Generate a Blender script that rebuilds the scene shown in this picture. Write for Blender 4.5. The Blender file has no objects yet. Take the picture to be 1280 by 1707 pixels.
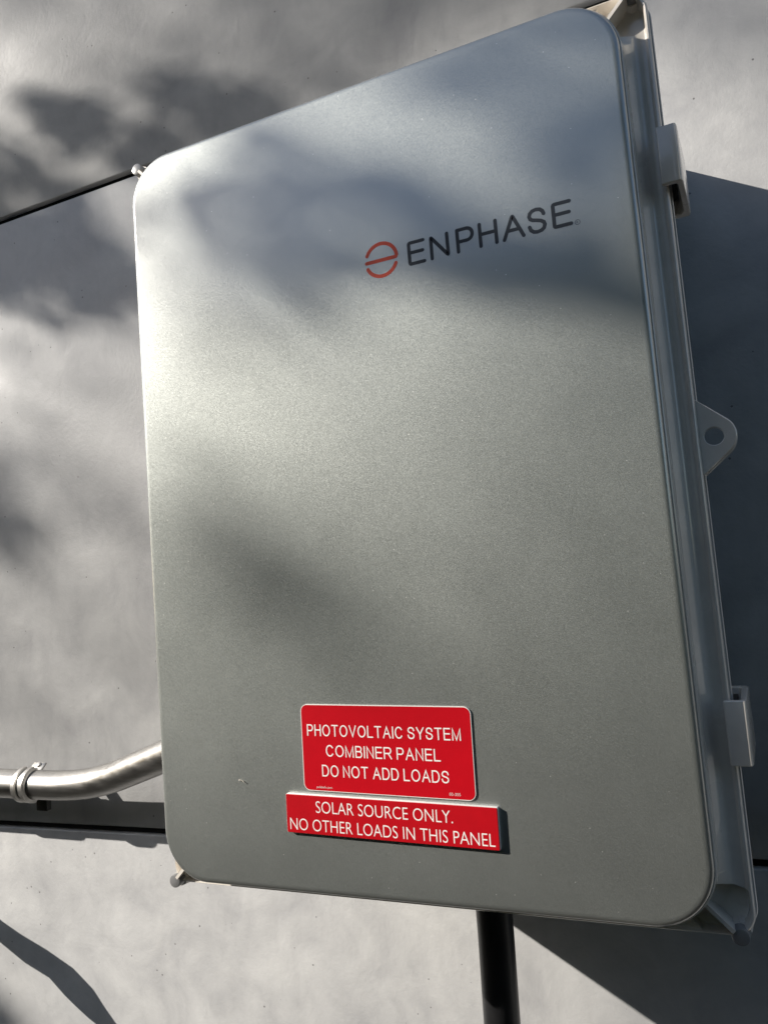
import bpy, bmesh, math, random
from mathutils import Vector, Matrix
random.seed(7)
sc = bpy.context.scene
COL = sc.collection
PI = math.pi

# ------------------------------------------------------------------ camera
F_PX, CX, CY = 1274.986, 640.0, 853.5                      # phone lens, solved from the door's four corners
R_CAM = [[0.91314626, 0.3996234, -0.08040554],
         [-0.10964917, 0.0508217, -0.99267024],
         [-0.39260791, 0.91526952, 0.09022602]]            # rows: right, down, forward
C_CAM = Vector((0.17362032, -0.38646569, -0.05907516))
cam = bpy.data.cameras.new('camera')
cam.sensor_fit = 'HORIZONTAL'; cam.sensor_width = 36.0
cam.lens = 36.0 * F_PX / 1280.0
cam.clip_start = 0.01; cam.clip_end = 500
camo = bpy.data.objects.new('camera', cam); COL.objects.link(camo)
rt, dn, fw = (Vector(r) for r in R_CAM)
m = Matrix.Identity(4)
for i in range(3):
    m[i][0] = rt[i]; m[i][1] = -dn[i]; m[i][2] = -fw[i]; m[i][3] = C_CAM[i]
camo.matrix_world = m
sc.camera = camo

def at(u, v, y):
    """the point on the vertical plane at depth y seen at pixel (u, v) of the photograph"""
    d = rt * ((u - CX) / F_PX) + dn * ((v - CY) / F_PX) + fw
    return C_CAM + d * ((y - C_CAM.y) / d.y)

def proj(p):
    q = Vector(p) - C_CAM
    z = q.dot(fw)
    return (CX + F_PX * q.dot(rt) / z, CY + F_PX * q.dot(dn) / z) if z > 0.01 else (-1e5, -1e5)

# ------------------------------------------------------------------ sun, sky, exposure
SUN_A, SUN_Q = 1.70, 1.00                                  # along the wall / down, per unit into the wall
D_SUN = Vector((SUN_A, 1.0, -SUN_Q)).normalized()           # direction the light travels
el = math.asin(-D_SUN.z); az = math.atan2(-D_SUN.x, -D_SUN.y)
sun = bpy.data.lights.new('sun', 'SUN'); sun.energy = 5.0; sun.angle = math.radians(0.5)
sun.color = (1.0, 0.945, 0.865)
suno = bpy.data.objects.new('sun', sun); COL.objects.link(suno)
suno.rotation_euler = D_SUN.to_track_quat('-Z', 'Y').to_euler()
suno.location = (-4, -3, 5)
w = bpy.data.worlds.new('World'); sc.world = w; w.use_nodes = True
nt = w.node_tree; nt.nodes.clear()
sky = nt.nodes.new('ShaderNodeTexSky'); sky.sky_type = 'NISHITA'; sky.sun_disc = False
sky.sun_elevation = el; sky.sun_rotation = az
bg = nt.nodes.new('ShaderNodeBackground'); bg.inputs['Strength'].default_value = 0.09
ow = nt.nodes.new('ShaderNodeOutputWorld')
nt.links.new(sky.outputs[0], bg.inputs[0]); nt.links.new(bg.outputs[0], ow.inputs[0])
sc.view_settings.view_transform = 'Standard'; sc.view_settings.look = 'None'
sc.view_settings.gamma = 1.0; sc.view_settings.use_curve_mapping = False
sc.view_settings.exposure = 0.62

# ------------------------------------------------------------------ helpers
def tag(o, label=None, cat=None, group=None, kind=None):
    if label: o['label'] = label
    if cat: o['category'] = cat
    if group: o['group'] = group
    if kind: o['kind'] = kind
    return o

def thing(name, label, cat, loc, group=None):
    o = bpy.data.objects.new(name, None); COL.objects.link(o)
    o.empty_display_size = 0.02; o.location = loc
    return tag(o, label, cat, group)

def wloc(o):
    v = Vector(o.location)
    while o.parent: o = o.parent; v += Vector(o.location)
    return v

def obj(name, geo, mat, parent=None, origin=None, sharp=32):
    """geo = (verts, faces) or a bmesh in world coordinates; one mesh object"""
    base = wloc(parent) if parent else Vector((0, 0, 0))
    org = Vector(origin) if origin is not None else base
    me = bpy.data.meshes.new(name)
    if isinstance(geo, tuple):
        me.from_pydata([tuple(Vector(v) - org) for v in geo[0]], [], geo[1]); me.update()
    else:
        bmesh.ops.translate(geo, verts=geo.verts, vec=-org); geo.to_mesh(me); geo.free()
    me.polygons.foreach_set('use_smooth', [True] * len(me.polygons))
    me.set_sharp_from_angle(angle=math.radians(sharp))
    o = bpy.data.objects.new(name, me); COL.objects.link(o)
    if mat: me.materials.append(mat)
    o.location = org - base
    if parent: o.parent = parent
    return o

def copy_part(o, off):
    c = o.copy(); COL.objects.link(c); c.parent = o.parent
    c.location = Vector(o.location) + Vector(off)
    for ch in list(o.children):
        k = ch.copy(); COL.objects.link(k); k.parent = c
    return c

def add_box(bm, lo, hi, bev=0.0, seg=2):
    r = bmesh.ops.create_cube(bm, size=1.0)
    vs = r['verts']
    for v in vs:
        v.co = Vector([(lo[i] + hi[i]) / 2 + v.co[i] * (hi[i] - lo[i]) for i in range(3)])
    if bev:
        es = list({e for v in vs for e in v.link_edges})
        bmesh.ops.bevel(bm, geom=es, offset=bev, segments=seg, affect='EDGES', profile=0.5)
    return vs

def add_cyl(bm, p0, p1, r0, r1=None, n=32, bev=0.0):
    p0, p1 = Vector(p0), Vector(p1); d = p1 - p0
    r1 = r0 if r1 is None else r1
    q = d.to_track_quat('Z', 'Y').to_matrix()
    prof = [(0, r0), (d.length, r1)]
    if bev: prof = [(0, r0 - bev), (bev * .3, r0 - bev * .3), (bev, r0), (d.length, r1)]
    rows = []
    for h, r in prof:
        rows.append([bm.verts.new(p0 + q @ Vector((r * math.cos(2*PI*k/n), r * math.sin(2*PI*k/n), h))) for k in range(n)])
    for a, b in zip(rows, rows[1:]):
        for k in range(n): bm.faces.new((a[k], a[(k+1) % n], b[(k+1) % n], b[k]))
    bm.faces.new(rows[0][::-1]); bm.faces.new(rows[-1])

def add_prism(bm, pts, y0, y1, bev=0.0):
    """pts = outline in (x, z); solid from y0 (front) to y1"""
    a = [bm.verts.new((x, y0, z)) for x, z in pts]; b = [bm.verts.new((x, y1, z)) for x, z in pts]
    n = len(pts)
    bm.faces.new(a); bm.faces.new(b[::-1])
    for k in range(n): bm.faces.new((a[k], b[k], b[(k+1) % n], a[(k+1) % n]))

def add_tube(bm, path, r, n=28, radii=None):
    path = [Vector(p) for p in path]; rows = []; up = Vector((0, 1, 0.01)).normalized()
    for i, p in enumerate(path):
        t = (path[min(i+1, len(path)-1)] - path[max(i-1, 0)]).normalized()
        s = t.cross(up).normalized(); u = s.cross(t)
        rr = radii[i] if radii else r
        rows.append([bm.verts.new(p + s * rr * math.cos(2*PI*k/n) + u * rr * math.sin(2*PI*k/n)) for k in range(n)])
    for a, b in zip(rows, rows[1:]):
        for k in range(n): bm.faces.new((a[k], a[(k+1) % n], b[(k+1) % n], b[k]))
    bm.faces.new(rows[0][::-1]); bm.faces.new(rows[-1])

def fixn(bm):
    bmesh.ops.recalc_face_normals(bm, faces=bm.faces); return bm

# ------------------------------------------------------------------ materials
def mat(name, base=(.5, .5, .5), rough=.5, metal=0.0, spec=.5, **kw):
    M = bpy.data.materials.new(name); M.use_nodes = True
    b = M.node_tree.nodes['Principled BSDF']
    b.inputs['Base Color'].default_value = (*base, 1); b.inputs['Roughness'].default_value = rough
    b.inputs['Metallic'].default_value = metal; b.inputs['Specular IOR Level'].default_value = spec
    return M

class NT:
    def __init__(s, M): s.t = M.node_tree; s.b = s.t.nodes['Principled BSDF']
    def n(s, typ, **kw):
        k = s.t.nodes.new(typ)
        for a, v in kw.items():
            if a in k.inputs: k.inputs[a].default_value = v
            else: setattr(k, a, v)
        return k
    def l(s, a, b): s.t.links.new(a, b)
    def ramp(s, src, stops):
        r = s.t.nodes.new('ShaderNodeValToRGB'); e = r.color_ramp.elements
        while len(e) < len(stops): e.new(0.5)
        for k, (p, c) in enumerate(stops):
            e[k].position = p; e[k].color = (*c, 1) if len(c) == 3 else c
        s.l(src, r.inputs[0]); return r
    def noise(s, co, scale, detail=4, rough=.55, dist=0.0):
        k = s.n('ShaderNodeTexNoise'); k.inputs['Scale'].default_value = scale; k.inputs['Detail'].default_value = detail
        k.inputs['Roughness'].default_value = rough; k.inputs['Distortion'].default_value = dist
        s.l(co, k.inputs['Vector']); return k
    def mix(s, typ, fac, a, b):
        k = s.t.nodes.new('ShaderNodeMix'); k.data_type = 'RGBA'; k.blend_type = typ
        for i, v in ((0, fac), (6, a), (7, b)):
            if hasattr(v, 'is_linked'): s.l(v, k.inputs[i])
            else: k.inputs[i].default_value = v if i == 0 else (*v, 1)
        return k.outputs[2]
    def math(s, op, a, b=0.0, c=0.0):
        k = s.t.nodes.new('ShaderNodeMath'); k.operation = op
        for i, v in enumerate((a, b, c)):
            if hasattr(v, 'is_linked'): s.l(v, k.inputs[i])
            else: k.inputs[i].default_value = v
        return k.outputs[0]
    def bump(s, h, strength, dist, prev=None):
        k = s.t.nodes.new('ShaderNodeBump'); k.inputs['Strength'].default_value = strength; k.inputs['Distance'].default_value = dist
        s.l(h, k.inputs['Height'])
        if prev: s.l(prev, k.inputs['Normal'])
        return k.outputs[0]

def silver_paint():
    M = mat('silver_flake_paint', (.30, .305, .295), .50, .80); t = NT(M)
    tc = t.n('ShaderNodeTexCoord'); co = tc.outputs['Object']
    # metal flakes: every small cell leans its own way
    v = t.n('ShaderNodeTexVoronoi'); v.inputs['Scale'].default_value = 4200.0; t.l(co, v.inputs['Vector'])
    sub = t.n('ShaderNodeVectorMath', operation='SUBTRACT'); t.l(v.outputs['Color'], sub.inputs[0]); sub.inputs[1].default_value = (.5, .5, .5)
    scl = t.n('ShaderNodeVectorMath', operation='SCALE'); t.l(sub.outputs[0], scl.inputs[0]); scl.inputs['Scale'].default_value = .145
    geo = t.n('ShaderNodeNewGeometry')
    ad = t.n('ShaderNodeVectorMath', operation='ADD'); t.l(geo.outputs['Normal'], ad.inputs[0]); t.l(scl.outputs[0], ad.inputs[1])
    nm = t.n('ShaderNodeVectorMath', operation='NORMALIZE'); t.l(ad.outputs[0], nm.inputs[0])
    t.l(nm.outputs[0], t.b.inputs['Normal'])
    t.l(geo.outputs['Normal'], t.b.inputs['Coat Normal'])
    # a few coarse bright flakes and dust grains
    v2 = t.n('ShaderNodeTexVoronoi'); v2.inputs['Scale'].default_value = 420.0; t.l(co, v2.inputs['Vector'])
    sep = t.n('ShaderNodeSeparateColor'); t.l(v2.outputs['Color'], sep.inputs[0])
    pick = t.math('LESS_THAN', sep.outputs[0], .035)
    near = t.math('LESS_THAN', v2.outputs['Distance'], .10)
    dust = t.math('MULTIPLY', pick, near)
    big = t.noise(co, 7, 3)
    tone = t.ramp(big.outputs[0], [(.3, (.295, .312, .297)), (.7, (.318, .334, .318))])
    c = t.mix('MIX', dust, tone.outputs[0], (.8, .8, .77)); t.l(c, t.b.inputs['Base Color'])
    sm = t.noise(co, 22, 5, .6, .4)
    r = t.ramp(sm.outputs[0], [(.3, (.47,) * 3), (.75, (.52,) * 3)]); t.l(r.outputs[0], t.b.inputs['Roughness'])
    t.b.inputs['Coat Weight'].default_value = 1.0; t.b.inputs['Coat Roughness'].default_value = .21; t.b.inputs['Coat IOR'].default_value = 2.5
    return M

def grey_plastic(name, base, rough=.3):
    M = mat(name, base, rough, 0, .5); t = NT(M)
    co = t.n('ShaderNodeTexCoord').outputs['Object']
    a = t.noise(co, 60, 4); b = t.noise(co, 1400, 2)
    k = tuple(x * .86 for x in base)
    t.l(t.ramp(a.outputs[0], [(.3, k), (.7, base)]).outputs[0], t.b.inputs['Base Color'])
    t.l(t.ramp(a.outputs[0], [(.3, (rough + .08,) * 3), (.7, (rough - .03,) * 3)]).outputs[0], t.b.inputs['Roughness'])
    t.l(t.bump(b.outputs[0], .12, .0002), t.b.inputs['Normal'])
    t.b.inputs['Coat Weight'].default_value = .9; t.b.inputs['Coat Roughness'].default_value = .10; t.b.inputs['Coat IOR'].default_value = 1.6
    return M

def concrete(name='grey_concrete'):
    M = mat(name, (.3, .29, .28), .5, 0, .6); t = NT(M)
    co = t.n('ShaderNodeTexCoord').outputs['Object']
    big = t.noise(co, 5.5, 6, .6, .7); mid = t.noise(co, 19, 7, .62, .35); fine = t.noise(co, 260, 4, .6)
    mp = t.n('ShaderNodeMapping'); mp.inputs['Rotation'].default_value = (0, .5, 0); mp.inputs['Scale'].default_value = (60, 60, 9); t.l(co, mp.inputs[0])
    strk = t.noise(mp.outputs[0], 1.0, 4, .6, .3)
    c0 = t.ramp(big.outputs[0], [(.30, (.355, .354, .356)), (.5, (.432, .430, .428)), (.72, (.495, .492, .484))])
    c1 = t.ramp(mid.outputs[0], [(.28, (.77, .77, .785)), (.48, (.93, .93, .93)), (.72, (1.09, 1.09, 1.08))])
    c = t.mix('MULTIPLY', 1.0, c0.outputs[0], c1.outputs[0])
    c2 = t.ramp(strk.outputs[0], [(.30, (.90, .90, .90)), (.5, (1, 1, 1)), (.70, (1.0, 1.0, 1.0)), (.80, (1.12, 1.12, 1.11))])
    c = t.mix('MULTIPLY', .45, c, c2.outputs[0])
    # pale trowel scrapes
    mp2 = t.n('ShaderNodeMapping'); mp2.inputs['Rotation'].default_value = (0, -.7, 0); mp2.inputs['Scale'].default_value = (34, 34, 120); t.l(co, mp2.inputs[0])
    sc2 = t.noise(mp2.outputs[0], 1.0, 3, .5, 1.5)
    scr = t.ramp(sc2.outputs[0], [(.68, (0, 0, 0)), (.76, (1, 1, 1))])
    gate = t.ramp(t.noise(co, 11, 2).outputs[0], [(.52, (0, 0, 0)), (.66, (1, 1, 1))])
    c = t.mix('MIX', t.math('MULTIPLY', t.math('MULTIPLY', scr.outputs[0], gate.outputs[0]), .30), c, (.45, .44, .42))
    # pin holes, loosely clustered
    v = t.n('ShaderNodeTexVoronoi'); v.inputs['Scale'].default_value = 170.0; v.inputs['Randomness'].default_value = 1.0; t.l(co, v.inputs['Vector'])
    sep = t.n('ShaderNodeSeparateColor'); t.l(v.outputs['Color'], sep.inputs[0])
    clus = t.noise(co, 14, 3)
    thr = t.math('MULTIPLY', t.math('SUBTRACT', clus.outputs[0], .43), 1.0)
    pick = t.math('LESS_THAN', sep.outputs[0], thr)
    rad = t.math('MULTIPLY', sep.outputs[1], .15)
    pit = t.math('MULTIPLY', pick, t.math('LESS_THAN', v.outputs['Distance'], rad))
    c = t.mix('MIX', t.math('MULTIPLY', pit, .72), c, (.07, .066, .062))
    t.l(c, t.b.inputs['Base Color'])
    rr = t.ramp(mid.outputs[0], [(.3, (.48,) * 3), (.7, (.60,) * 3)]); t.l(rr.outputs[0], t.b.inputs['Roughness'])
    b1 = t.bump(mid.outputs[0], .16, .004); b2 = t.bump(fine.outputs[0], .26, .0006, b1); b3 = t.bump(t.math('SUBTRACT', 1.0, pit), .5, .0008, b2)
    t.l(b3, t.b.inputs['Normal'])
    return M

def galvanised(name, base, rough, metal=1.0):
    M = mat(name, base, rough, metal); t = NT(M)
    co = t.n('ShaderNodeTexCoord').outputs['Object']
    mp = t.n('ShaderNodeMapping'); mp.inputs['Scale'].default_value = (14, 260, 260); t.l(co, mp.inputs[0])
    a = t.noise(mp.outputs[0], 1.0, 4); b = t.noise(co, 130, 5)
    t.l(t.ramp(b.outputs[0], [(.3, tuple(x * .88 for x in base)), (.65, base)]).outputs[0], t.b.inputs['Base Color'])
    t.l(t.ramp(a.outputs[0], [(.3, (rough + .12,) * 3), (.7, (rough - .05,) * 3)]).outputs[0], t.b.inputs['Roughness'])
    t.l(t.bump(a.outputs[0], .04, .0003), t.b.inputs['Normal'])
    return M

def speck(name, base, rough, amt=.12, scale=300, spec=.5):
    M = mat(name, base, rough, 0, spec); t = NT(M)
    co = t.n('ShaderNodeTexCoord').outputs['Object']
    a = t.noise(co, scale, 4)
    t.l(t.ramp(a.outputs[0], [(.3, tuple(x * (1 - amt) for x in base)), (.7, base)]).outputs[0], t.b.inputs['Base Color'])
    return M

M_PAINT = silver_paint()
M_LID = grey_plastic('lid_grey_plastic', (.74, .69, .62), .28)
M_BASE = grey_plastic('body_grey_plastic', (.60, .59, .57), .34)
M_POST = grey_plastic('screw_post_grey', (.20, .20, .20), .3)
M_WALL = concrete()
M_JOINT = speck('joint_black', (.012, .012, .013), .8, spec=.2)
M_EMT = galvanised('galvanised_conduit_steel', (.35, .34, .325), .34)
M_STRAP = galvanised('galvanised_strap_steel', (.46, .45, .43), .42)
M_CONDUIT_SHADE = speck('conduit_shade_black', (.012, .012, .013), .38, .3, 90)  # metal under the box; its shade is painted in as near-black
M_RUBBER = speck('black_rubber', (.012, .012, .012), .6, .2)
M_RED = speck('sign_red', (.48, .003, .010), .30, .06, 120)
M_RED2 = speck('placard_red', (.45, .003, .009), .34, .08, 160)
M_WHITE = speck('sign_white', (.82, .80, .76), .4, .05)
M_SLATE = speck('logo_slate_ink', (.020, .026, .036), .45, .1)
M_LOGORED = speck('logo_red_ink', (.62, .055, .018), .45, .1)
M_HOLE = speck('latch_hollow_shade', (.01, .01, .01), .7)
M_LEAF = speck('leaf_green', (.05, .10, .025), .5, .4, 20)
M_BARK = speck('bark_brown', (.09, .065, .045), .9, .5, 30)
M_SOIL = speck('dark_soil', (.020, .017, .014), .95, .6, 9, .1)

# ------------------------------------------------------------------ ground and wall
G0 = -1.30; YW = 0.21
n = 24; vs = []; fs = []
S = 150.0
ss = [math.copysign(abs(2*k/n - 1) ** 2.2, 2*k/n - 1) * S for k in range(n + 1)]
for a in ss:
    for b in ss: vs.append((a, b, G0 + (0 if abs(a) < 3 and abs(b) < 3 else random.uniform(-.02, .02))))
for i in range(n):
    for j in range(n): fs.append((i*(n+1)+j, (i+1)*(n+1)+j, (i+1)*(n+1)+j+1, i*(n+1)+j+1))
tag(obj('ground', (vs, fs), M_SOIL), kind='structure')

wall = thing('concrete_wall', 'smooth grey concrete panel wall with thin dark horizontal joints behind the box', 'wall', (0, YW, G0))
XW0, XW1 = -3.2, 2.6
def zj(z0, sl, x): return z0 + sl * x
bm = bmesh.new(); add_box(bm, (XW0, YW + .0062, G0 - .1), (XW1, YW + .16, 1.5)); obj('wall_core', fixn(bm), M_JOINT, wall)
def panel(zl, zh):
    """zl, zh give the edge height at x; a slab with a softened edge"""
    bm = bmesh.new()
    def ring(y, ins):
        return [bm.verts.new((x, y, z)) for x, z in ((XW0, zl(XW0) + ins), (XW1, zl(XW1) + ins), (XW1, zh(XW1) - ins), (XW0, zh(XW0) - ins))]
    rows = [ring(YW + .0060, 0), ring(YW + .0014, 0), ring(YW + .0004, .0005), ring(YW, .0014)]
    for a, b in zip(rows, rows[1:]):
        for k in range(4): bm.faces.new((a[k], a[(k+1) % 4], b[(k+1) % 4], b[k]))
    bm.faces.new(rows[-1]); bm.faces.new(rows[0][::-1])
    return obj('wall_panel', fixn(bm), M_WALL, wall, sharp=60)
UZ, US, LZ, LS = .3792, .004, -.2752, .0115
panel(lambda x: zj(UZ + .0036, US, x), lambda x: 1.5)
panel(lambda x: zj(LZ + .0030, LS, x), lambda x: zj(UZ - .0036, US, x))
panel(lambda x: G0 - .1, lambda x: zj(LZ - .0030, LS, x))

# ------------------------------------------------------------------ the combiner box
W, H = 0.3128827, 0.46
box = thing('electrical_box', 'silver grey solar combiner box with rounded door and grey side latches on the wall', 'electrical box', (0, 0.168, -H / 2))

def quarter(ox, oz, r, n_side, n_corner, step=None):
    """points (x, z) from (hx, 0) over the top right corner to (0, hz); step = (zs, xs) doubles two points"""
    hx, hz = W / 2 + ox, H / 2 + oz
    L1 = hz - r; L2 = r * PI / 2; L = L1 + L2 + hx - r
    def pos(s):
        if s <= L1: return (hx, s)
        if s <= L1 + L2:
            a = (s - L1) / r; return (hx - r + r * math.cos(a), hz - r + r * math.sin(a))
        return (hx - r - (s - L1 - L2), hz)
    if step is None: sP, sQ = L1 - .012, L1 + L2 + .012
    else:
        zs, xs = step
        sP = zs if zs <= L1 else L1 + r * math.asin(min(1, (zs - L1) / r))
        xx = hx - r
        sQ = L - xs if xs <= xx else L1 + r * math.acos(min(1, (xs - xx) / r))
    fr = [0, .4, .7, .86, .93, .955, .97, .98, .988, .994, .998]
    out = [(pos(sP * f), 0) for f in fr] + [(pos(sP), 0)]
    out += [(pos(sP + .0003 + (sQ - sP - .0006) * k / n_corner), 1) for k in range(n_corner + 1)]
    out += [(pos(sQ), 0)] + [(pos(L - (L - sQ) * f), 0) for f in fr[::-1]]
    return out

def ring_loop(ox, oz, r, y, yrec, step=None, nc=22):
    q = quarter(ox, oz, r, 0, nc, step)
    pts = []
    for sx, sz, rev in ((1, 1, False), (-1, 1, True), (-1, -1, False), (1, -1, True)):
        seq = q[::-1] if rev else q
        seq = seq[:-1]
        pts += [((sx * p[0]) if sx > 0 or ox <= 0 else -W / 2 - (p[0] - W / 2) * (KL if p[0] > W / 2 else 1), yrec if f else y, sz * p[1]) for p, f in seq]
    return pts

def loft(rings, cap0=False, cap1=False):
    vs, fs = [], []
    n = len(rings[0])
    for r in rings: vs += r
    for i in range(len(rings) - 1):
        for k in range(n):
            fs.append((i*n+k, i*n+(k+1) % n, (i+1)*n+(k+1) % n, (i+1)*n+k))
    if cap0: fs.append(tuple(range(n))[::-1])
    if cap1: fs.append(tuple((len(rings)-1)*n+k for k in range(n)))
    bm = bmesh.new()
    bv = [bm.verts.new(v) for v in vs]
    for f in fs:
        try: bm.faces.new([bv[k] for k in f])
        except ValueError: pass
    return fixn(bm)

# door face: one pressed sheet with a rolled edge
prof = [(-.0040, 0, ), (-.0026, .00006), (-.0018, .0003), (-.0010, .0008), (-.0004, .0015), (-.0001, .0023), (0, .0032), (-.0004, .0042)]
door = obj('door_face', loft([ring_loop(o, o, .030 + o, y, y) for o, y in prof], cap0=True), M_PAINT, box, sharp=40)
# lid: raised collar round the door, a gutter, deep corner pockets and an outer lip
KZ = .0088 / .0149; KL = .0096 / .0149                        # narrower margin above and below, and on the hinge side
lidp = [(-.0012, .0040, .0040, .029), (.0004, .0036, .0036, .030), (.0009, .0040, .0040, .030), (.0011, .0050, .0054, .030),
        (.0013, .0130, .0150, .030), (.0017, .0152, .0230, .029), (.0052, .0192, .0262, .023), (.0059, .0201, .0270, .021),
        (.0068, .0210, .0274, .018), (.0080, .0215, .0274, .016), (.0118, .0215, .0274, .0115), (.0123, .0211, .0270, .0110),
        (.0127, .0204, .0208, .0110), (.0132, .0198, .0198, .0110), (.0139, .0197, .0197, .0110), (.0145, .0202, .0202, .0110),
        (.0149, .0212, .0212, .0110), (.0150, .0270, .0270, .0110), (.0145, .0277, .0277, .0110), (.0100, .0279, .0279, .0110)]
rings = []
for o, y, yr, r in lidp:
    oz = o * KZ if o > 0 else o
    k = max(0, (o - .0028)) * .50
    rings.append(ring_loop(o, oz, r, y, yr, (.2135 + k * .8, .2155 + k - (H - W) / 2)))
lid = obj('lid', loft(rings), M_LID, box, sharp=30)
# base
basep = [(.0110, .0296), (.0150, .0296), (.0157, .0298), (.0161, .0304), (.0161, .0360), (.0157, .0367), (.0146, .0371), (.0144, .2095)]
base = obj('box_body', loft([ring_loop(o, o * KZ, .011, y, y) for o, y in basep], cap0=True, cap1=True), M_BASE, box, sharp=30)
# gasket seen in the seam
obj('gasket', loft([ring_loop(.0136, .0136 * KZ, .011, .0277, .0277), ring_loop(.0136, .0136 * KZ, .011, .0298, .0298)]), M_RUBBER, box)
# screw posts in the four corner pockets, each with its web towards the door
PX, PZ = .1638, .2375
def post(sx, sz):
    bm = bmesh.new()
    x, z = sx * PX, sz * PZ
    add_cyl(bm, (x, .0163, z), (x, .0335, z), .0040, n=36, bev=.0006)
    p = obj('screw_post', fixn(bm), M_POST, box, origin=(x, .03, z))
    bm = bmesh.new()
    cx, cz = sx * (W / 2 - .030 + .0205), sz * (H / 2 - .030 + .0205)        # on the door's corner arc
    d = Vector((x - cx, 0, z - cz)); L = d.length; d.normalize(); s = Vector((-d.z, 0, d.x)) * .0009
    a, b = Vector((cx, 0, cz)), Vector((cx, 0, cz)) + d * (L - .0036)
    pts = [a - s, b - s, b + s, a + s]
    add_prism(bm, [(q.x, q.z) for q in pts], .0150, .0330)
    obj('web', fixn(bm), M_LID, p)
    bm = bmesh.new()                                                        # boss at the foot of the post
    add_cyl(bm, (x, .0225, z), (x, .0328, z), .0050, .0062, n=8)
    obj('boss', fixn(bm), M_LID, p, sharp=20)
for sx in (-1, 1):
    for sz in (-1, 1): post(sx, sz)

# padlock ears, one on the lid and one behind it on the body
def ear(y0, y1, name, mt, grow=0.0):
    cx, cz, R0, rh, x0 = .1783, -.0008, .0104 + grow, .0045 + grow * 4, .1700
    def tang(zs):
        px, pz = x0, zs
        dx, dz = px - cx, pz - cz; L = math.hypot(dx, dz); b = math.atan2(dz, dx); a = math.acos(R0 / L)
        return b - a if zs > 0 else b + a
    a1, a0 = tang(.0200 + grow), tang(-.0212 - grow)
    if a1 < a0: a1 += 2 * PI
    out = [(cx + R0 * math.cos(a0 + (a1 - a0) * k / 22), cz + R0 * math.sin(a0 + (a1 - a0) * k / 22)) for k in range(23)]
    out = [(x0, -.0212 - grow)] + out + [(x0, .0200 + grow)]
    # the outline sampled along rays from the hole's centre, so that the hole is round
    bm = bmesh.new(); NR = 56; hole, out2 = [], []
    for k in range(NR):
        a = 2 * PI * k / NR; dx, dz = math.cos(a), math.sin(a); best = 1e9
        for i in range(len(out)):
            x1, z1 = out[i - 1][0] - cx, out[i - 1][1] - cz; ex, ez = out[i][0] - cx - x1, out[i][1] - cz - z1
            den = dx * ez - dz * ex
            if abs(den) < 1e-12: continue
            tt = (x1 * ez - z1 * ex) / den; uu = (x1 * dz - z1 * dx) / den
            if tt > 0 and -1e-9 <= uu <= 1 + 1e-9: best = min(best, tt)
        hole.append((cx + rh * dx, cz + rh * dz)); out2.append((cx + best * dx, cz + best * dz))
    def lay(pts, y): return [bm.verts.new((x, y, z)) for x, z in pts]
    cen = (cx, cz)
    def shrink(pts, d):
        r = []
        for x, z in pts:
            v = Vector((x - cen[0], z - cen[1])); L = v.length
            r.append((cen[0] + v.x * (L - d) / L, cen[1] + v.y * (L - d) / L))
        return r
    rows = [lay(hole, y1), lay(hole, y0 + .0002), lay(shrink(hole, -.0003), y0), lay(shrink(out2, .0006), y0), lay(out2, y0 + .0006), lay(out2, y1 - .0004), lay(shrink(out2, .0004), y1)]
    n = len(out2)
    for a, b in zip(rows + [], rows[1:] + [rows[0]]):
        for k in range(n): bm.faces.new((a[k], a[(k+1) % n], b[(k+1) % n], b[k]))
    return obj(name, fixn(bm), mt, box, sharp=30)
ear(.0222, .0264, 'lock_tab', M_LID)
ear(.0308, .0350, 'lock_tab', M_BASE, .0003)

# latches: a U-shaped clip over lip and flange
def latch(zc):
    bm = bmesh.new()
    h = .0152
    prof = [(.1682, .0134), (.1776, .0134), (.1783, .0160), (.1806, .0560), (.1800, .0600), (.1700, .0600), (.1700, .0555), (.1760, .0550),
            (.1772, .0520), (.1756, .0186), (.1748, .0168), (.1682, .0168)]                      # (x, y) section
    a = [bm.verts.new((x, y, zc - h)) for x, y in prof]; b = [bm.verts.new((x, y, zc + h)) for x, y in prof]
    k = len(prof)
    def capf(v, flip):
        for q in ((0, 1, 10, 11), (1, 2, 9, 10), (2, 3, 8, 9), (3, 4, 7, 8), (4, 5, 6, 7)):
            f = [v[i] for i in q]; bm.faces.new(f[::-1] if flip else f)
    capf(a, True); capf(b, False)
    for i in range(k): bm.faces.new((a[i], a[(i+1) % k], b[(i+1) % k], b[i]))
    fixn(bm)
    es = [e for e in bm.edges if e.calc_face_angle(0) > math.radians(35)]
    bmesh.ops.bevel(bm, geom=es, offset=.0007, segments=3, affect='EDGES', profile=.5)
    l = obj('latch', bm, M_LID, box, origin=(.175, .035, zc), sharp=34)
    bm = bmesh.new()
    add_box(bm, (.1728, .0300, zc - h * .55), (.1752, .0520, zc + h * .8), .0003)  # black block painted as the shade inside the latch hollow
    obj('hollow_shade_block', fixn(bm), M_HOLE, l)
    return l
la = latch(.1434)
copy_part(la, (0, 0, -.2868))

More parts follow.
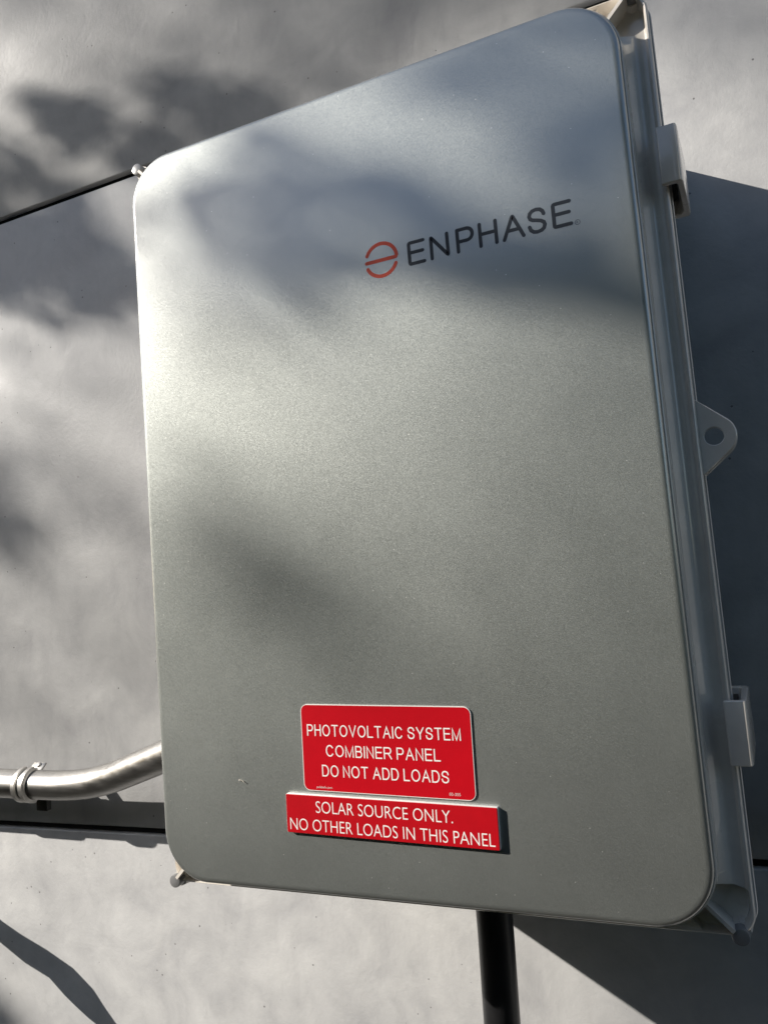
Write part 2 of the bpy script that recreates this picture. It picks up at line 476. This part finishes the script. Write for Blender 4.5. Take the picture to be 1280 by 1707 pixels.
# ------------------------------------------------------------------ lettering
def strip(vs, fs, pts, t, y, closed=False, cap='square', to3=None):
    """a flat band of width t along pts (u, v)"""
    pts = [Vector(p) for p in pts]
    if cap == 'square' and not closed:
        d0 = (pts[0] - pts[1]).normalized(); d1 = (pts[-1] - pts[-2]).normalized()
        pts = [pts[0] + d0 * t / 2] + pts[1:-1] + [pts[-1] + d1 * t / 2]
    n = len(pts); L, Rr = [], []
    for i, p in enumerate(pts):
        if closed: a, b = pts[i-1], pts[(i+1) % n]
        else: a, b = pts[max(i-1, 0)], pts[min(i+1, n-1)]
        d0 = (p - a).normalized() if (p - a).length > 0 else (b - p).normalized()
        d1 = (b - p).normalized() if (b - p).length > 0 else d0
        n0 = Vector((-d0.y, d0.x)); n1 = Vector((-d1.y, d1.x))
        mm = n0 + n1
        if mm.length < 1e-6: mm = n0.copy()
        mm.normalize()
        k = min(1.0 / max(mm.dot(n1), .3), 2.0)
        L.append(p + mm * t / 2 * k); Rr.append(p - mm * t / 2 * k)
    o = len(vs)
    for a, b in zip(L, Rr): vs.append(to3(a.x, a.y, y)); vs.append(to3(b.x, b.y, y))
    for i in range(n if closed else n - 1):
        j = (i + 1) % n
        fs.append((o+2*i, o+2*i+1, o+2*j+1, o+2*j))
    if cap == 'round' and not closed:
        for end in (0, n - 1):
            p = pts[end]; s = L[end] - p; sgn = 1 if end == 0 else -1
            a0 = math.atan2(s.y, s.x); c = []
            for k in range(9):
                a = a0 + sgn * PI * k / 8
                c.append(len(vs)); vs.append(to3(p.x + t/2*math.cos(a), p.y + t/2*math.sin(a), y))
            fs.append(tuple(c) if sgn > 0 else tuple(c[::-1]))

def arc(cx, cy, rx, ry, a0, a1, n=14):
    return [(cx + rx * math.cos(math.radians(a0 + (a1 - a0) * k / n)), cy + ry * math.sin(math.radians(a0 + (a1 - a0) * k / n))) for k in range(n + 1)]

SPTS = [(.96, .74), (.90, .87), (.74, .97), (.5, 1), (.27, .97), (.11, .88), (.05, .75), (.10, .63), (.25, .56), (.5, .515), (.75, .46), (.93, .37),
        (.98, .25), (.91, .11), (.74, .03), (.5, 0), (.26, .03), (.09, .13), (.02, .28)]
GL = {  # ink width / cap height, then strokes in the unit box
 'P': (.80, [[(0, 0), (0, 1)], [(0, 1)] + arc(.62, .725, .38, .275, 90, -90) + [(0, .45)]]),
 'R': (.90, [[(0, 0), (0, 1)], [(0, 1)] + arc(.62, .735, .34, .265, 90, -90) + [(0, .47)], [(.50, .47), (.66, .38), (1.0, 0)]]),
 'B': (.80, [[(0, 0), (0, 1)], [(0, 1)] + arc(.60, .765, .33, .235, 90, -90) + [(0, .53)], [(0, .53)] + arc(.62, .265, .38, .265, 90, -90) + [(0, 0)]]),
 'D': (.86, [[(0, 0), (0, 1)], [(0, 1)] + arc(.45, .5, .55, .5, 90, -90, 18) + [(0, 0)]]),
 'H': (.82, [[(0, 0), (0, 1)], [(1, 0), (1, 1)], [(0, .53), (1, .53)]]),
 'O': (1.0, ['c', arc(.5, .5, .5, .5, 0, 348, 29)]),
 'T': (.84, [[(0, 1), (1, 1)], [(.5, 0), (.5, 1)]]),
 'V': (.90, [[(0, 1), (.5, 0), (1, 1)]]),
 'A': (.93, [[(0, 0), (.5, 1), (1, 0)], [(.19, .36), (.81, .36)]]),
 'L': (.70, [[(0, 1), (0, 0), (1, 0)]]),
 'I': (.13, [[(.5, 0), (.5, 1)]]),
 'C': (.95, [arc(.5, .5, .5, .5, 38, 322, 24)]),
 'S': (.84, [SPTS]),
 'Y': (.90, [[(0, 1), (.5, .43), (1, 1)], [(.5, .43), (.5, 0)]]),
 'E': (.76, [[(1, 1), (0, 1), (0, 0), (1, 0)], [(0, .53), (.93, .53)]]),
 'M': (.98, [[(0, 0), (0, 1), (.5, 0), (1, 1), (1, 0)]]),
 'N': (.82, [[(0, 0), (0, 1), (1, 0), (1, 1)]]),
}
def stroke_line(vs, fs, text, u0, u1, v0, cap_h, to3, tk=.128, gap=.19, space=.36):
    tot = 0
    for i, ch in enumerate(text):
        tot += space if ch == ' ' else GL[ch][0] + gap
    tot -= gap
    kx = (u1 - u0) / (tot * cap_h)
    u = 0.0; t = tk * cap_h; lev = 0
    for ch in text:
        if ch == ' ': u += space; continue
        wd, strokes = GL[ch]; closed = strokes[0] == 'c'
        if closed: strokes = strokes[1:]
        for s in strokes:
            pts = [(u0 + kx * cap_h * u + kx * t / 2 * 0 + (t / 2 + p[0] * (wd * cap_h * kx - t)), v0 + t / 2 + p[1] * (cap_h - t)) for p in s]
            strip(vs, fs, pts, t, .00001 * (lev % 3), closed, 'square', to3); lev += 1
        u += wd + gap

def font_geo(text, u0, v0, height=None, u1=None, cap_h=None):
    """the built-in font as flat faces; scaled to end at u1 with cap height cap_h (or to a text height)"""
    cu = bpy.data.curves.new('txt', 'FONT'); cu.body = text; cu.resolution_u = 4; cu.offset = -.010
    o = bpy.data.objects.new('txt', cu); COL.objects.link(o)
    dg = bpy.context.evaluated_depsgraph_get(); me = bpy.data.meshes.new_from_object(o.evaluated_get(dg))
    vs = [tuple(v.co) for v in me.vertices]; fs = [tuple(p.vertices) for p in me.polygons]
    bpy.data.objects.remove(o); bpy.data.curves.remove(cu); bpy.data.meshes.remove(me)
    xs = [v[0] for v in vs]; x0, x1 = min(xs), max(xs)
    ky = (cap_h or height) / .70
    kx = (u1 - u0) / (x1 - x0) if u1 is not None else ky
    return [(u0 + (v[0] - x0) * kx, v0 + v[1] * ky) for v in vs], fs

# maker's mark and name printed on the door
def door3(u, v, y): return (u, -.00006 - y, v)
vs, fs = [], []
E0 = (.0187, .1211); RE = .0094; T = .0021
top = [(E0[0] + RE * math.cos(math.radians(a)), E0[1] + RE * math.sin(math.radians(a))) for a in range(155, 9, -6)]
strip(vs, fs, top + [(E0[0] + RE * .995, E0[1] + .0008), (E0[0] + RE * .93, E0[1] - .0001), (E0[0] + RE * .80, E0[1] - .0002), (E0[0] - RE * .97, E0[1] - .0002)], T, 0, False, 'round', door3)
bot = [(E0[0] + RE * math.cos(math.radians(a)), E0[1] + RE * math.sin(math.radians(a))) for a in range(204, 338, 6)]
strip(vs, fs, bot, T, 0, False, 'round', door3)
obj('emblem', (vs, fs), M_LOGORED, door, sharp=60)

def fillet(pts, r):
    out = [pts[0]]
    for a, p, b in zip(pts, pts[1:], pts[2:]):
        a, p, b = Vector(a), Vector(p), Vector(b)
        if (a - p).length < r * 2.2 or (b - p).length < r * 2.2: out.append(tuple(p)); continue
        q0 = p + (a - p).normalized() * r; q1 = p + (b - p).normalized() * r
        for k in range(6):
            s = k / 5; out.append(tuple(q0 * (1-s)**2 + p * 2 * s * (1-s) + q1 * s * s))
    return out + [pts[-1]]
vs, fs = [], []
letters = [('E', 35.6, 44.2), ('N', 48.7, 58.0), ('P', 63.8, 72.2), ('H', 76.4, 85.1), ('A', 89.2, 99.5), ('S', 102.7, 111.0), ('E', 115.6, 124.0)]
lev = 0
for ch, a, b in letters:
    for s in GL[ch][1]:
        pts = [(a + p[0] * (b - a), 114.25 + p[1] * 12.0) for p in s]
        pts = fillet(pts, .9) if ch in 'ENA' else pts
        strip(vs, fs, [(p[0] / 1000, p[1] / 1000) for p in pts], .00195, .00001 * (lev % 3), False, 'round', door3); lev += 1
strip(vs, fs, [(.1271 + .00125 * math.cos(2*PI*k/24), .1140 + .00125 * math.sin(2*PI*k/24)) for k in range(24)], .00022, 0, True, 'square', door3)
g = font_geo('R', .12655, .11335, cap_h=.0013)
o0 = len(vs); vs += [door3(u, v, .00001) for u, v in g[0]]; fs += [tuple(i + o0 for i in f) for f in g[1]]
obj('lettering', (vs, fs), M_SLATE, door, sharp=60)

# ------------------------------------------------------------------ the two red signs
def frame(cx, cz, rot):
    c, s = math.cos(rot), math.sin(rot)
    return lambda u, v, y: (cx + u * c - v * s, -y, cz + u * s + v * c)
def rrect(w, h, r, n=8):
    pts = []
    for sx, sy, a0 in ((1, 1, 0), (-1, 1, 90), (-1, -1, 180), (1, -1, 270)):
        for k in range(n + 1):
            a = math.radians(a0 + 90 * k / n)
            pts.append((sx * (w/2 - r) + r * math.cos(a), sy * (h/2 - r) + r * math.sin(a)))
    return pts
def slab(pts, y0, y1, to3, bev=0.0):
    bm = bmesh.new()
    a = [bm.verts.new(to3(u, v, y0)) for u, v in pts]; b = [bm.verts.new(to3(u, v, y1 - bev)) for u, v in pts]
    rows = [a, b]
    if bev:
        k = lambda u: u - math.copysign(bev, u)
        rows.append([bm.verts.new(to3(k(u), k(v), y1)) for u, v in pts])
    n = len(pts)
    for p, q in zip(rows, rows[1:]):
        for i in range(n): bm.faces.new((p[i], p[(i+1) % n], q[(i+1) % n], q[i]))
    bm.faces.new(rows[-1]); bm.faces.new(rows[0][::-1])
    return fixn(bm)

S1 = frame(-.0034, -.1499, math.radians(-1.35)); w1, h1 = .1010, .0478
sg = thing('warning_label', 'larger red warning label with rounded corners and three white text lines on the door', 'sign', S1(0, 0, 0))
obj('label_plate', slab(rrect(w1, h1, .0040), .0001, .00075, S1), M_WHITE, sg, sharp=40)
obj('red_field', slab(rrect(w1 - .0007, h1 - .0007, .0036), .0007, .00082, S1), M_RED, sg, sharp=40)
vs, fs = [], []
L1 = lambda u, v, y: S1(u, v, .00090 + y)
fu = lambda a: -w1/2 + a * w1
fv = lambda a: h1/2 - a * h1
stroke_line(vs, fs, 'PHOTOVOLTAIC SYSTEM', fu(.037), fu(.940), fv(.366), .0064, L1, .106)
stroke_line(vs, fs, 'COMBINER PANEL', fu(.150), fu(.822), fv(.598), .0064, L1, .106)
stroke_line(vs, fs, 'DO NOT ADD LOADS', fu(.120), fu(.862), fv(.829), .0064, L1, .106)
for tx, a, b, vv, ch in (('pvlabels.com', .082, .178, .965, .00125), ('03-355', .858, .918, .957, .0015)):
    g = font_geo(tx, fu(a), fv(vv), u1=fu(b), cap_h=ch)
    o0 = len(vs); vs += [L1(u, v, 0) for u, v in g[0]]; fs += [tuple(i + o0 for i in f) for f in g[1]]
obj('lettering', (vs, fs), M_WHITE, sg, sharp=60)

S2 = frame(-.0042, -.1865, math.radians(-1.30)); w2, h2, t2 = .1236, .0212, .0027
sg2 = thing('warning_placard', 'thick engraved red placard with two white text lines below the larger label', 'sign', S2(0, 0, 0))
obj('placard_core', slab(rrect(w2, h2, .0005, 3), .0001, t2 - .0003, S2, 0), M_WHITE, sg2, sharp=40)
obj('red_cap', slab(rrect(w2 - .0002, h2 - .0002, .0005, 3), t2 - .0003, t2, S2, .00018), M_RED2, sg2, sharp=30)
vs, fs = [], []
L2 = lambda u, v, y: S2(u, v, t2 + .00005 + y)
gu = lambda a: -w2/2 + a * w2
gv = lambda a: h2/2 - a * h2
for tx, a, b, vv in (('SOLAR SOURCE ONLY.', .155, .805, .44), ('NO OTHER LOADS IN THIS PANEL', .018, .982, .915)):
    g = font_geo(tx, gu(a), gv(vv), u1=gu(b), cap_h=.0066)
    o0 = len(vs); vs += [L2(u, v, 0) for u, v in g[0]]; fs += [tuple(i + o0 for i in f) for f in g[1]]
obj('lettering', (vs, fs), M_WHITE, sg2, sharp=60)

# a scrap of dry fibre caught low on the door
pts = [at(u, v, -.0006) for u, v in ((398, 1301), (401, 1300.5), (404, 1302), (407, 1304), (409, 1306.5))]
bm = bmesh.new(); add_tube(bm, [p + Vector((0, -.0004 * (k % 2), 0)) for k, p in enumerate(pts)], .00022, 8)
tag(obj('dry_fibre', fixn(bm), speck('straw_fibre', (.55, .50, .42), .8), origin=pts[2]), 'tiny pale scrap of dry fibre stuck low on the left of the door', 'debris')

# ------------------------------------------------------------------ conduits
YC, ZC, RC = .165, -.2258, .0135
xb = at(152, 1310, YC).x
dirv = Vector((1, -.219, .329)).normalized()
path = [Vector((-1.6, YC, ZC - .004)), Vector((-1.0, YC, ZC - .002))]
bend = .050
P0 = Vector((xb, YC, ZC)); A0 = P0 - Vector((1, 0, 0)) * bend; A1 = P0 + dirv * bend
path += [Vector((xb - .3, YC, ZC - .0005)), Vector((xb - .15, YC, ZC)), A0 - Vector((.01, 0, 0))]
for k in range(13):
    s = k / 12; path.append(A0 * (1-s)**2 + P0 * 2*s*(1-s) + A1 * s*s)
xe = -.166; path.append(P0 + dirv * ((xe - P0.x) / dirv.x) * .5); path.append(P0 + dirv * ((xe - P0.x) / dirv.x))
bm = bmesh.new(); add_tube(bm, path, RC, 40)
con = obj('conduit', fixn(bm), M_EMT, origin=P0)
tag(con, 'shiny galvanised steel conduit bending up into the left side of the box', 'conduit')

# one-hole strap on a standoff
XS = at(30, 1306, YC - RC).x
strp = thing('conduit_strap', 'galvanised strap with a screwed ear holding the steel conduit at left', 'strap', (XS, YC, ZC))
bm = bmesh.new()
def band(x0, x1, r0, r1, a0, a1, n=26):
    rows = []
    for k in range(n + 1):
        a = math.radians(a0 + (a1 - a0) * k / n); c, s = math.cos(a), math.sin(a)
        rows.append([bm.verts.new((x, YC - r * c, ZC + r * s)) for x, r in ((x0, r0), (x1, r0), (x1 - .0006, r1), (x0 + .0006, r1))])
    for p, q in zip(rows, rows[1:]):
        for i in range(4): bm.faces.new((p[i], p[(i+1) % 4], q[(i+1) % 4], q[i]))
    bm.faces.new(rows[0]); bm.faces.new(rows[-1][::-1])
band(XS - .0085, XS + .0085, RC + .0003, RC + .0016, -95, 100)
band(XS - .0075, XS - .0020, RC + .0014, RC + .0034, -92, 88)
band(XS + .0022, XS + .0078, RC + .0014, RC + .0034, -92, 88)
obj('strap_band', fixn(bm), M_STRAP, strp, sharp=40)
bm = bmesh.new()
vz = ZC + RC
add_box(bm, (XS - .0080, -.0011, -.004), (XS + .0080, .0011, .0070), .0008)
tilt = Matrix.Translation((0, YC + .0085, vz - .0010)) @ Matrix.Rotation(math.radians(-50), 4, 'X')
bmesh.ops.transform(bm, matrix=tilt, verts=bm.verts)
obj('strap_ear', fixn(bm), M_STRAP, strp)
bm = bmesh.new(); add_cyl(bm, (XS + .001, -.0026, .0036), (XS + .001, -.0008, .0036), .0026, n=20, bev=.0008)
bmesh.ops.transform(bm, matrix=tilt, verts=bm.verts)
obj('screw', fixn(bm), M_STRAP, strp)
bm = bmesh.new(); add_box(bm, (XS - .007, YC + .0125, ZC - .0290), (XS + .007, YC + .0185, ZC + .002), .001)
add_cyl(bm, (XS, YC + .018, ZC - .005), (XS, YW - .0005, ZC - .005), .005, n=20)
obj('standoff', fixn(bm), M_RUBBER, strp)
# coupling further along the conduit, beyond the frame
bm = bmesh.new(); xq = XS - .105
add_cyl(bm, (xq - .025, YC, ZC), (xq + .025, YC, ZC), RC + .0022, n=32, bev=.001)
add_cyl(bm, (xq + .012, YC - RC, ZC + .002), (xq + .012, YC - RC - .007, ZC + .002), .0034, n=12)
add_cyl(bm, (xq - .012, YC - RC, ZC + .002), (xq - .012, YC - RC - .007, ZC + .002), .0034, n=12)
tag(obj('conduit_coupling', fixn(bm), M_STRAP, origin=(xq, YC, ZC)), 'set screw coupling on the steel conduit left of the strap', 'coupling')

# metal conduit leaving the bottom of the box, its shade coloured in as black
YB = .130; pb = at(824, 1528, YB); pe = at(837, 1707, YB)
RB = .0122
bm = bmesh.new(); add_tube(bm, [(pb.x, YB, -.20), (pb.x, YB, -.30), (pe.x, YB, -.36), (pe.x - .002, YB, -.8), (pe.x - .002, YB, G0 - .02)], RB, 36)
tag(obj('conduit', fixn(bm), M_CONDUIT_SHADE, origin=(pb.x, YB, -.3)), 'straight metal conduit, shade painted in as black, dropping down from the underside of the box', 'conduit')

# ------------------------------------------------------------------ strap leaved plant beside the wall (its nearest leaf throws the sharp shadow)
plant = thing('flax_plant', 'strap leaved plant rooted at the foot of the wall left of the box', 'plant', (-.34, .06, G0))
def blade(pts, wid, name='leaf'):
    """pts = centre line; wid = half widths; folded strap with real thickness"""
    bm = bmesh.new(); rows = []
    for i, p in enumerate(pts):
        p = Vector(p); t = (Vector(pts[min(i+1, len(pts)-1)]) - Vector(pts[max(i-1, 0)])).normalized()
        s = t.cross(D_SUN).normalized(); u = s.cross(t).normalized(); wv = wid[i]
        rows.append([bm.verts.new(q) for q in (p - s*wv, p + u*wv*.22, p + s*wv, p + u*(wv*.22 + .0006) )])
    for a, b in zip(rows, rows[1:]):
        for k in range(4): bm.faces.new((a[k], a[(k+1) % 4], b[(k+1) % 4], b[k]))
    return obj(name, fixn(bm), M_LEAF, plant, sharp=60)
edge_up = [(-90, 1450), (-45, 1495), (0, 1535), (40, 1563), (85, 1590), (130, 1625), (155, 1652), (175, 1685), (190, 1707), (215, 1760)]
edge_dn = [(-90, 1452), (-50, 1512), (0, 1570), (35, 1600), (75, 1625), (100, 1650), (125, 1675), (148, 1695), (166, 1712), (205, 1772)]
hh = .15                                                     # metres along the light in front of the wall
mids, wid = [], []
for a, b in zip(edge_up, edge_dn):
    pa, pb_ = at(*a, YW), at(*b, YW)
    mids.append((pa + pb_) / 2 - D_SUN * hh); wid.append(max((pa - pb_).length / 2 * 1.0, .0006))
last = mids[-1]
root = Vector((-.36, .05, G0))
for k in range(1, 8):
    s = k / 7; mids.append(last * (1-s) + root * s + Vector((.05 * math.sin(PI * s), 0, 0))); wid.append(.011 * (1 - s) + .006)
blade(mids, wid)
for k in range(12):
    a = random.uniform(-2.9, -.6); ln = random.uniform(.35, .62)
    tip = root + Vector((math.cos(a) * ln * .5, math.sin(a) * ln * .45 - .05, ln))
    c = root + Vector((math.cos(a) * .05, math.sin(a) * .05, ln * .75))
    pts = [root * (1-s)**2 + c * 2*s*(1-s) + tip * s*s for s in [q / 9 for q in range(10)]]
    blade(pts, [max(.0006, .011 * (1 - (q / 9) ** 3)) for q in range(10)])

# ------------------------------------------------------------------ the tree whose leaves dapple the wall
tree = thing('shade_tree', 'leafy tree standing out in front of the wall and dappling it with shade', 'tree', (-7.0, -1.6, G0))
LV = []                                                       # leaf centres
def inside(p, poly):
    c = False; n = len(poly)
    for i in range(n):
        x1, y1 = poly[i]; x2, y2 = poly[i-1]
        if (y1 > p[1]) != (y2 > p[1]) and p[0] < (x2 - x1) * (p[1] - y1) / (y2 - y1) + x1: c = not c
    return c
COSI = D_SUN.y
def clump(poly, y, cover, dist=(4.2, 5.6), size=1.0):
    """leaves that stand between the sun and a patch of the wall or door"""
    q = [at(u, v, y) for u, v in poly]; pl = [(p.x, p.z) for p in q]
    x0, x1 = min(p[0] for p in pl), max(p[0] for p in pl); z0, z1 = min(p[1] for p in pl), max(p[1] for p in pl)
    ar = abs(sum(pl[i][0] * pl[i-1][1] - pl[i-1][0] * pl[i][1] for i in range(len(pl)))) / 2
    n = int(ar * COSI / (.00052 * size) * -math.log(max(1 - cover, .02)))
    k = 0
    while k < n:
        p = (random.uniform(x0, x1), random.uniform(z0, z1))
        if not inside(p, pl): continue
        LV.append((Vector((p[0], y, p[1])) - D_SUN * random.uniform(*dist), size)); k += 1
# patches of shade on the wall
clump([(25, 150), (110, 158), (235, 213), (300, 240), (330, 330), (270, 330), (205, 282), (120, 250), (60, 190)], YW, .97, (2.8, 3.6))
clump([(235, 155), (290, 125), (400, 120), (470, 165), (500, 230), (330, 260), (270, 238), (240, 200)], YW, .90, (2.8, 3.6))
clump([(470, 60), (560, 60), (700, 95), (700, 150), (560, 170), (480, 110)], YW, .35)
clump([(-120, 190), (0, 228), (60, 262), (130, 300), (110, 345), (0, 375), (-120, 390)], YW, .93, (3, 4))
clump([(-120, 385), (0, 378), (135, 335), (195, 390), (240, 440), (330, 540), (240, 500), (160, 520), (125, 552), (60, 520), (0, 490), (-120, 480)], YW, .97, (3, 4))
clump([(-120, 720), (0, 745), (40, 800), (75, 880), (110, 930), (70, 985), (0, 930), (-120, 900)], YW, .80, (5, 6.5))
clump([(-120, 1600), (0, 1640), (60, 1655), (110, 1690), (140, 1740), (-120, 1760)], YW, .75)
clump([(1180, 80), (1300, 110), (1380, 190), (1250, 190)], YW, .35)
# thin high cover that only dims the sun
FAR = (9.0, 12.0)
clump([(-140, -160), (1400, -160), (1400, 120), (1090, 120), (1000, 0), (560, 160), (300, 260), (-140, 260)], YW, .64, FAR)
clump([(-140, 260), (300, 260), (330, 480), (-140, 480)], YW, .48, FAR)
clump([(-140, 490), (330, 490), (330, 730), (-140, 730)], YW, .64, FAR)
clump([(-140, 760), (330, 760), (330, 1250), (-140, 1250)], YW, .38, FAR)
# patches of shade on the door
clump([(160, 285), (235, 272), (330, 290), (420, 290), (400, 232), (450, 190), (505, 190), (570, 245), (650, 300), (770, 345), (900, 372), (1000, 395), (1110, 430), (1130, 560),
       (1040, 530), (920, 486), (800, 470), (700, 470), (600, 490), (520, 500), (440, 425), (360, 368), (170, 362)], 0, .94, (3.2, 4.2))
clump([(440, 430), (560, 440), (600, 500), (560, 545), (450, 540), (420, 480)], 0, .55, (5, 6.4))
clump([(690, 100), (930, 5), (1060, -20), (1100, 420), (960, 380), (880, 330), (810, 240), (740, 160)], 0, .62, (3.6, 4.8))
clump([(215, 760), (300, 780), (400, 840), (510, 900), (620, 970), (680, 1050), (500, 1040), (380, 1000), (280, 940), (225, 830)], 0, .66, (7, 9))
clump([(240, 950), (400, 990), (620, 1060), (560, 1180), (330, 1150), (250, 1040)], 0, .42, (7, 9))
clump([(205, 330), (330, 370), (480, 470), (520, 620), (460, 760), (225, 760)], 0, .46, FAR)
clump([(190, 330), (300, 350), (350, 480), (340, 640), (300, 720), (200, 740)], 0, .58, FAR)
clump([(170, 340), (330, 360), (460, 470), (440, 540), (190, 540)], 0, .60, (6, 8))
# the rest of the crown, kept off the parts of wall and door that the sun reaches
tries = 0; made = 0
while made < 2600 and tries < 60000:
    tries += 1
    X, Z = random.uniform(-2.4, 2.6), random.uniform(-1.2, 2.2)
    p = Vector((X, YW, Z)); u, v = proj(p)
    if -190 < u < 1470 and -200 < v < 1900: continue
    f = Vector((X - SUN_A * YW, 0, Z + SUN_Q * YW))
    if abs(f.x) < W / 2 + .06 and abs(f.z) < H / 2 + .07: continue
    if (math.sin(X * 5.1 + 1) + math.sin(Z * 6.3) + math.sin(X * 2.3 - Z * 3.1)) < random.uniform(-1.6, .8): continue
    LV.append((p - D_SUN * random.uniform(4.4, 7.0), 1.0)); made += 1
vs, fs = [], []
for c, sz in LV:
    # a leaf: a folded pointed blade, mostly turned to the light
    nrm = (-D_SUN + Vector((random.gauss(0, .45), random.gauss(0, .45), random.gauss(0, .45)))).normalized()
    t = nrm.orthogonal().normalized(); t.rotate(Matrix.Rotation(random.uniform(0, 2*PI), 3, nrm)); s = nrm.cross(t)
    ln, wd = random.uniform(.019, .028) * sz ** .5, random.uniform(.010, .0145) * sz ** .5
    o0 = len(vs)
    for a, b, cc in ((-1, 0, 0), (-.35, .9, .15), (.3, .85, .15), (1, 0, -.1), (.3, -.85, .15), (-.35, -.9, .15), (0, 0, -.12)):
        vs.append(c + t * ln * a + s * wd * b + nrm * wd * cc)
    for k in range(6): fs.append((o0 + 6, o0 + k, o0 + (k + 1) % 6))
fo = obj('foliage', (vs, fs), M_LEAF, tree, sharp=180); fo['kind'] = 'stuff'
# trunk and limbs, out to the left of everything in view
tb = Vector((-7.0, -1.6, G0))
bm = bmesh.new()
fork = Vector((-6.8, -1.7, G0 + 3.6))
add_tube(bm, [tb, tb + Vector((.04, .02, .6)), tb + Vector((.12, .03, 1.8)), fork, Vector((-6.5, -1.8, G0 + 4.8)), Vector((-6.2, -1.9, G0 + 6.0))], .1, 14, [.18, .14, .12, .11, .07, .03])
obj('trunk', fixn(bm), M_BARK, tree)
for k, tgt in enumerate([(-5.6, -2.2, 4.0), (-4.8, -2.6, 4.9), (-6.2, -2.6, 3.0), (-6.0, -3.0, 4.8)]):
    a = fork + Vector((0, 0, .1 * k)); b = Vector(tgt)
    bm = bmesh.new(); add_tube(bm, [a, a * .6 + b * .4 + Vector((0, 0, .08)), b], .03, 10, [.055, .035, .015]); obj('limb', fixn(bm), M_BARK, tree)

# ------------------------------------------------------------------ two hedges added behind the camera, out of view, to block low sky
def make_sky_block(HX0, HX1, HY, HZ, n, label):
    sky_block_hedge = thing('sky_block_hedge', label, 'sky_block_hedge', ((HX0 + HX1) / 2, HY - .4, G0))
    bm = bmesh.new(); add_box(bm, (HX0 + .1, HY - .8, G0), (HX1 - .1, HY - .12, HZ - .12), .1); obj('inner_growth', fixn(bm), M_LEAF, sky_block_hedge)
    vs, fs = [], []
    for k in range(n):
        f = random.random()
        if f < .78: c = Vector((random.uniform(HX0, HX1), HY - random.uniform(0, .16), random.uniform(G0, HZ)))
        elif f < .94: c = Vector((random.uniform(HX0, HX1), HY - random.uniform(0, .9), HZ + random.gauss(0, .05)))
        else: c = Vector((HX1 - random.uniform(0, .12), HY - random.uniform(0, .9), random.uniform(G0, HZ)))
        nrm = Vector((random.gauss(0, .6), 1 + random.gauss(0, .5), .4 + random.gauss(0, .6))).normalized()
        t = nrm.orthogonal().normalized(); t.rotate(Matrix.Rotation(random.uniform(0, 2*PI), 3, nrm)); q = nrm.cross(t)
        a, b = random.uniform(.035, .06), random.uniform(.018, .03); o0 = len(vs)
        vs += [c - t * a, c + q * b, c + t * a, c - q * b]; fs.append((o0, o0 + 1, o0 + 2, o0 + 3))
    fo = obj('foliage', (vs, fs), M_LEAF, sky_block_hedge, sharp=180); fo['kind'] = 'stuff'
make_sky_block(-12.0, .6, -4.3, 2.25, 18000, 'long dark green leaf row, unseen, added across from the wall to block low sky')
make_sky_block(.7, 8.0, -4.2, 3.5, 14000, 'taller dark green leaf row, unseen, added at right to cut more sky light')
